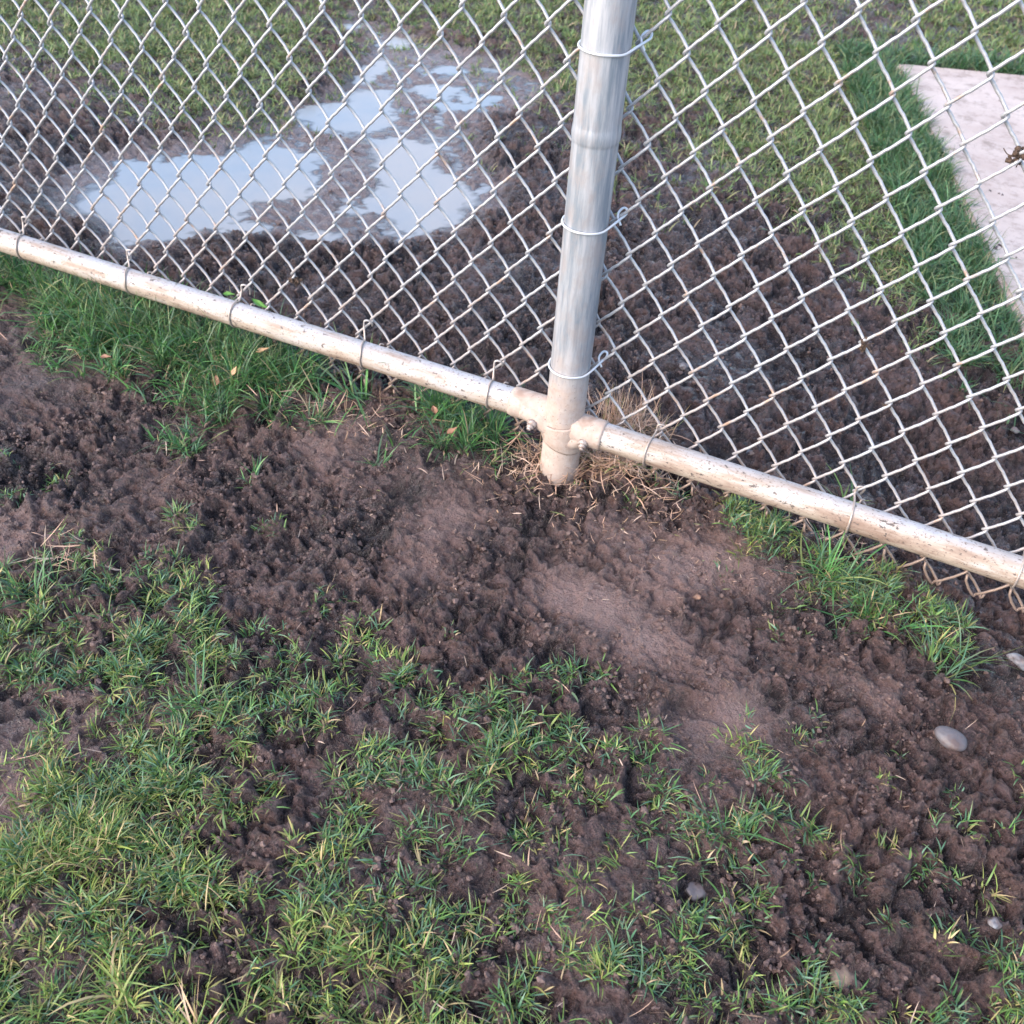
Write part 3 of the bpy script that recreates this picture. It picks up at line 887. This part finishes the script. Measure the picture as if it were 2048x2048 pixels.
# ------------------------------------------------------------------ crumbs of mud
def ico(level=1):
    bm = bmesh.new(); bmesh.ops.create_icosphere(bm, subdivisions=level, radius=1)
    V = np.array([v.co[:] for v in bm.verts]); Fc = np.array([[v.index for v in f.verts] for f in bm.faces]); bm.free()
    return V, Fc
IV, IF = ico(2)
def crumbs(x, y, r, sink=.35):
    n = len(x); k = len(IV)
    z = ground(x, y)
    S = r[:, None] * rng.uniform(.6, 1.35, (n, 3)); S[:, 2] *= .75
    D = IV[None] * (1 + .0)
    ph = rng.random((n, 1, 3)) * 50
    f1 = np.sin(D[:, :, 0] * 3.1 + ph[:, :, 0]) * np.sin(D[:, :, 1] * 2.7 + ph[:, :, 1]) * np.sin(D[:, :, 2] * 3.3 + ph[:, :, 2])
    f2 = np.sin(D[:, :, 0] * 7.1 + ph[:, :, 2]) * np.sin(D[:, :, 1] * 6.3 + ph[:, :, 0]) * np.sin(D[:, :, 2] * 6.9 + ph[:, :, 1])
    V = D * (1 + .45 * f1 + .42 * f2)[..., None] * S[:, None, :]
    a = rng.random(n) * 6.28; ca, sa = np.cos(a)[:, None], np.sin(a)[:, None]
    vx = V[..., 0] * ca - V[..., 1] * sa; vy = V[..., 0] * sa + V[..., 1] * ca
    V = np.stack([vx + x[:, None], vy + y[:, None], V[..., 2] + (z + r * sink)[:, None]], -1).reshape(-1, 3)
    Fc = (IF[None] + (np.arange(n) * k)[:, None, None]).reshape(-1, 3)
    return V, Fc
n = 46000
x = np.concatenate([rng.uniform(-.9, 1.1, n), rng.uniform(-1.3, 1.0, 14000)]); y = np.concatenate([rng.uniform(-1.15, .1, n), rng.uniform(.05, 1.0, 14000)])
pm = np.clip(.25 + 1.5 * perlin(x / .07, y / .07, 91) + .8 * perlin(x / .2, y / .2, 92), 0, 1)
for cx, cy, r_, s_ in SM: pm = pm * (1 - s_ * np.exp(-((x - cx) ** 2 + (y - cy) ** 2) / r_ ** 2))
u, v = slab_uv(x, y)
k = (rng.random(len(x)) < pm) & ~((v > -.02) & (u > -.02)) & (ground(x, y) > ZW + .004); x, y = x[k], y[k]
r_ = .0010 + .0030 * rng.random(len(x)) ** 3.0
V, Fc = crumbs(x, y, r_)
tag(mk('mud_crumbs', V, Fc, CRUMB, smooth=False), 'crumbs and small clods of mud strewn over the ground', kind='stuff')

# ------------------------------------------------------------------ stones, leaves and clumps
SV, SF = ico(4)
def stone(px, py, rx, ry, rz, mat, label, rot=0., sink=.2, name='stone', cat='stone', rough=.20):
    c_ = at_z(px, py, -.105)
    for _ in range(3):
        gz = float(ground(np.array([c_[0]]), np.array([c_[1]]))[0]); c_ = at_z(px, py, gz + rz * .5)
    c_[2] = gz
    V = SV.copy(); s = rng.random(3) * 20
    f = 1 + rough * (np.sin(V[:, 0] * 2.3 + s[0]) * np.sin(V[:, 1] * 2.9 + s[1]) + .6 * np.sin(V[:, 2] * 4 + s[2]) * np.sin(V[:, 0] * 5 + s[1]))
    V = V * f[:, None] * np.array([rx, ry, rz]); V[:, 2] += rz * (1 - 2 * sink) * .6
    ca, sa = math.cos(rot), math.sin(rot)
    V = np.stack([V[:, 0] * ca - V[:, 1] * sa, V[:, 0] * sa + V[:, 1] * ca, V[:, 2]], 1) + c_
    o = mk(name, V, SF, mat, loc=c_)
    tag(o, label, cat)
    return o
SG = stone_mat('grey_stone', (.085, .078, .086), (.135, .123, .132)); SP = stone_mat('pale_stone', (.17, .175, .19), (.25, .25, .265))
SY = stone_mat('tan_stone', (.20, .14, .095), (.27, .20, .14)); SB = stone_mat('dark_stone', (.045, .06, .08), (.07, .08, .10)); SO = stone_mat('orange_stone', (.30, .15, .08), (.38, .21, .12))
stone(1903, 1476, .0205, .0150, .010, SG, 'flat oval grey stone pressed into the mud at the right', rot=-.35, sink=.2, rough=.05)
stone(2040, 1328, .0180, .0095, .008, SP, 'pale bluish flat stone at the right edge of the picture', rot=-.1, sink=-.4)
stone(1990, 1846, .0068, .0055, .004, SP, 'small white pebble in the mud at the lower right')
stone(1686, 1952, .0120, .0150, .006, SY, 'flat tan stone among sparse grass at the bottom', rot=.4, sink=.3)
stone(1392, 1781, .0120, .0095, .006, SG, 'small greyish stone between the grass tufts below the bare mud', rot=.2, sink=.3)
stone(1510, 905, .0150, .0110, .007, SB, 'dark blue grey stone in the mud behind the right rail')
stone(1395, 1194, .0060, .0050, .004, SO, 'tiny orange brown pebble on the smooth mud')
stone(2030, 860, .0070, .0060, .005, SP, 'white pebble in the mud behind the fence at the right edge')
stone(1368, 731, .0090, .0080, .006, SP, 'pale grey stone in the mud just behind the post')
stone(1555, 1012, .0085, .0055, .005, SY, 'tan pebble behind the right rail beside the thin grass', rot=.5)

CL, t, b = new_mat('dried_clump'); P = world_pos(t)
t.links.new(mix(t, ramp(t, noise(t, P, 160, 4, .6), .3, .7), (.035, .022, .017), (.11, .065, .04)), b.inputs['Base Color']); b.inputs['Roughness'].default_value = .8
bump(t, b, noise(t, P, 500, 3, .6), .002, .8)
def clump(px, py, r, label, n=26, sh=(1, .7, 1)):
    c_ = at_y(px, py, .034); g = Geo()
    for k in range(n):
        p = c_ + rng.normal(0, r * .42, 3) * sh; V = IV * (r * rng.uniform(.18, .42)) * rng.uniform(.6, 1.4, 3)
        g.add(V * (1 + .25 * np.sin(IV[:, :1] * 7 + k)) + p, None, IF)
    for k in range(7):
        p = c_ + rng.normal(0, r * .3, 3); d = rng.normal(0, 1, 3); d /= np.linalg.norm(d)
        tube(g, smooth_path([p, p + d * r * 1.0, p + d * r * 1.6 + rng.normal(0, r * .3, 3)], 8), .0006, 5)
    o = g.build('mud_clump', CL, loc=c_); tag(o, label, 'mud clump')
clump(2036, 312, .009, 'dark mud clump caught in the mesh in front of the slab')
clump(590, 560, .009, 'brown strawy clump stuck on a mesh wire over the mud left of the post')
clump(1728, 688, .008, 'tan mud blob hanging on a mesh wire right of the post', sh=(.5, .5, 1.6))
clump(1776, 812, .004, 'tiny rusty mud dab on a mesh crossing above the right rail')
clump(1785, 1140, .009, 'knot of muddy straw in the hanging lower edge of the mesh', sh=(1.4, .7, .7))

LEAF, t, b = new_mat('fresh_leaf'); b.inputs['Base Color'].default_value = (.10, .24, .035, 1); b.inputs['Roughness'].default_value = .4
BLEAF, t, b = new_mat('dead_leaf'); b.inputs['Base Color'].default_value = (.24, .12, .07, 1); b.inputs['Roughness'].default_value = .6
BL2, t, b = new_mat('pale_dead_leaf'); b.inputs['Base Color'].default_value = (.42, .26, .14, 1); b.inputs['Roughness'].default_value = .6
def leaf(c_, L, W, az, tilt, mat, label, curl=.4):
    u = np.linspace(0, 1, 11); vv = np.linspace(-1, 1, 7)
    U, Vv = np.meshgrid(u, vv, indexing='ij')
    wd = W * np.sin(np.pi * U ** .8) * (1 - .25 * U)
    x = (U - .5) * L; y = Vv * wd / 2; z = curl * L * (U - .5) ** 2 + .25 * np.abs(Vv) * wd + .0006 * np.sin(9 * U + 5 * Vv)
    P3 = np.stack([x, y, z], -1).reshape(-1, 3)
    ct, st = math.cos(tilt), math.sin(tilt); P3 = np.stack([P3[:, 0] * ct - P3[:, 2] * st, P3[:, 1], P3[:, 0] * st + P3[:, 2] * ct], 1)
    ca, sa = math.cos(az), math.sin(az); P3 = np.stack([P3[:, 0] * ca - P3[:, 1] * sa, P3[:, 0] * sa + P3[:, 1] * ca, P3[:, 2]], 1)
    Vt = P3 + c_; Vb = Vt - [0, 0, .0004]
    n7 = 7; i = np.arange(10)[:, None] * n7 + np.arange(6)[None]
    q1 = np.stack([i, i + n7, i + n7 + 1, i + 1], -1).reshape(-1, 4); q2 = q1[:, ::-1] + len(Vt)
    o = mk('leaf', np.concatenate([Vt, Vb]), np.concatenate([q1, q2]), mat, loc=c_)
    tag(o, label, 'leaf')
def leaf_px(px, py, h, *a, **k):
    c_ = at_z(px, py, -.09)
    for _ in range(3):
        gz = float(ground(np.array([c_[0]]), np.array([c_[1]]))[0]); c_ = at_z(px, py, gz + h)
    leaf(c_, *a, **k)
leaf(at_y(521, 611, .036), .040, .013, -.1, -.15, LEAF, 'narrow fresh green leaf lying behind the left rail near a tie wire')
leaf(at_y(458, 590, .040), .022, .014, .3, .1, LEAF, 'small rounded green leaf peeping over the left rail')
leaf_px(525, 702, .045, .024, .014, .6, .3, BL2, 'curled pale orange dead leaf on the long grass')
leaf_px(432, 762, .040, .022, .014, 2.1, .5, BLEAF, 'crumpled dark brown dead leaf on the long grass')
leaf_px(470, 742, .040, .018, .011, 1.2, .9, BL2, 'upright light brown dead leaf on the long grass')
leaf_px(212, 715, .030, .022, .012, .2, .2, BLEAF, 'small brown dead leaf at the left of the long grass')
leaf_px(905, 862, .035, .020, .012, .9, .4, BLEAF, 'brown dead leaf in the grass left of the post')
leaf_px(868, 820, .035, .018, .012, 2.4, .3, BLEAF, 'reddish dead leaf in the grass below the left rail by the post')

scn.cycles.samples = scn.cycles.samples
